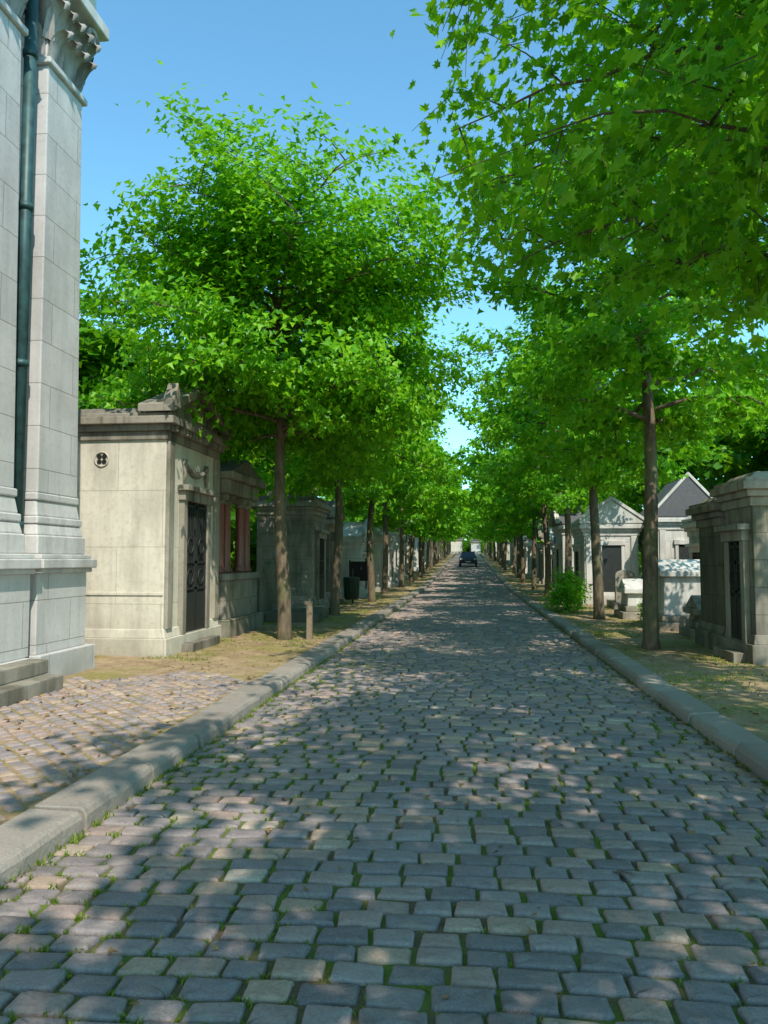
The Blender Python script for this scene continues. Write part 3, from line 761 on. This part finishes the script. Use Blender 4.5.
p=MB(); B_(p,-12,-4.72,1.6,8.55,-.1,.17); B_(p,-12,-4.95,1.6,8.62,.17,.335); p.obj('steps',[M_plain],e,.015)

# ------------------------------------------------------------ small objects
e=empty('wooden_post',(-3.0,14.3,.09)); b=MB(); b.box(-.05,.05,-.05,.05,-.1,.72); b.box(-.035,.035,-.035,.035,.72,.76,tx=.03,ty=.03); b.box(-.06,.06,-.056,-.051,.5,.62); b.obj('post',[M_wood],e,.008)
e=empty('litter_bin',(-4.0,26.0,.09)); b=MB()
b.lathe(0,0,[(.2,.15),(.24,.2),(.27,.85),(.29,.87),(.29,.9),(.25,.92)],16); b.tube([(.0,.3,0),(.0,.3,1.2)],[.025,.025],8)
for a in range(16):
    t_=a*math.pi/8; b.tube([(.245*math.cos(t_),.245*math.sin(t_),.2),(.275*math.cos(t_),.275*math.sin(t_),.86)],[.012,.012],5)
b.obj('bin',[M_green],e)
e=empty('information_board',(-4.1,29.0,.09)); b=MB(); b.box(-.45,-.4,-.03,.03,-.1,1.5); b.box(.4,.45,-.03,.03,-.1,1.5); b.box(-.398,.398,-.02,.02,.7,1.45); b.obj('board',[M_iron],e,.006)
def car(x,y,rz):
    e=empty('parked_car',(x,y,gz(y)+.03),rz)
    P=simple('car_paint',(.03,.04,.06),.25,.3,var=.05,bump=0); G=simple('car_glass',(.02,.025,.03),.08,var=.05,bump=0)
    b=MB(); 
    side=[(-2.05,.3),(2.0,.3),(2.08,.55),(1.95,.82),(1.1,.95),(-1.95,1.0),(-2.1,.7)]
    b.prism([(p_[0],p_[1]) for p_ in side],'x',-.86,.86); b.obj('body',[P],e,.09,seg=3)
    b=MB(); zt=1.47
    v=[(-.8,1.15,.93),(.8,1.15,.93),(.8,-1.85,.97),(-.8,-1.85,.97),(-.62,.35,zt),(.62,.35,zt),(.62,-1.35,zt),(-.62,-1.35,zt)]
    b.add(v,[(3,2,1,0),(4,5,6,7),(0,1,5,4),(1,2,6,5),(2,3,7,6),(3,0,4,7)]); b.obj('windows',[G],e,.03)
    b=MB(); b.box(-.63,.63,-1.37,.37,zt-.02,zt+.03); b.obj('roof',[P],e,.02)
    b=MB()
    for sx in (-.8,.8):
        for yy_ in (-1.3,1.3): b.tube([(sx-.1,yy_,.31),(sx+.1,yy_,.31)],[.31,.31],18)
    b.obj('wheels',[M_iron],e,.02)
    b=MB()
    for sx in (-1,1): b.box(min(sx*.55,sx*.8),max(sx*.55,sx*.8),-2.13,-2.0,.68,.85)
    b.obj('lights',[simple('lamp_lens',(.7,.7,.7),.15)],e,.02)
    b=MB(); b.box(-.26,.26,-2.14,-2.08,.45,.56); b.obj('number_plate',[simple('plate_white',(.7,.7,.65),.5)],e)
car(0.0,78,0)

# ------------------------------------------------------------ light and camera
S=Vector((.44,-.90,0)).normalized(); el=math.radians(50)
sd=Vector((S.x*math.cos(el),S.y*math.cos(el),math.sin(el)))
L=bpy.data.lights.new('sun','SUN'); L.energy=5.0; L.angle=math.radians(.53); L.color=(1,.94,.83)
lo_=bpy.data.objects.new('sun',L); COL.objects.link(lo_); lo_.rotation_euler=sd.to_track_quat('Z','Y').to_euler()
W=bpy.data.worlds.new('World'); scene.world=W; W.use_nodes=True
nt=W.node_tree; bg=nt.nodes['Background']; sk=nt.nodes.new('ShaderNodeTexSky'); sk.sky_type='NISHITA'; sk.sun_disc=False
sk.sun_elevation=el; sk.sun_rotation=math.atan2(S.x,S.y); sk.air_density=1.0; sk.dust_density=.3; sk.ozone_density=1.6
mx=nt.nodes.new('ShaderNodeMix'); mx.data_type='RGBA'; mx.blend_type='MULTIPLY'; mx.inputs[0].default_value=1; mx.inputs[7].default_value=(1.25,2.0,1.95,1)
nt.links.new(sk.outputs[0],mx.inputs[6]); nt.links.new(mx.outputs[2],bg.inputs[0]); bg.inputs[1].default_value=.15
cam=bpy.data.cameras.new('camera'); co=bpy.data.objects.new('camera',cam); COL.objects.link(co)
cam.sensor_fit='VERTICAL'; cam.sensor_height=24; cam.lens=24*760/1024; cam.clip_end=3000; cam.clip_start=.05
co.location=(0,0,1.6); co.rotation_euler=(math.radians(90+3.6),0,math.radians(6.3))
scene.camera=co
scene.view_settings.view_transform='Standard'; scene.view_settings.look='None'; scene.view_settings.exposure=0
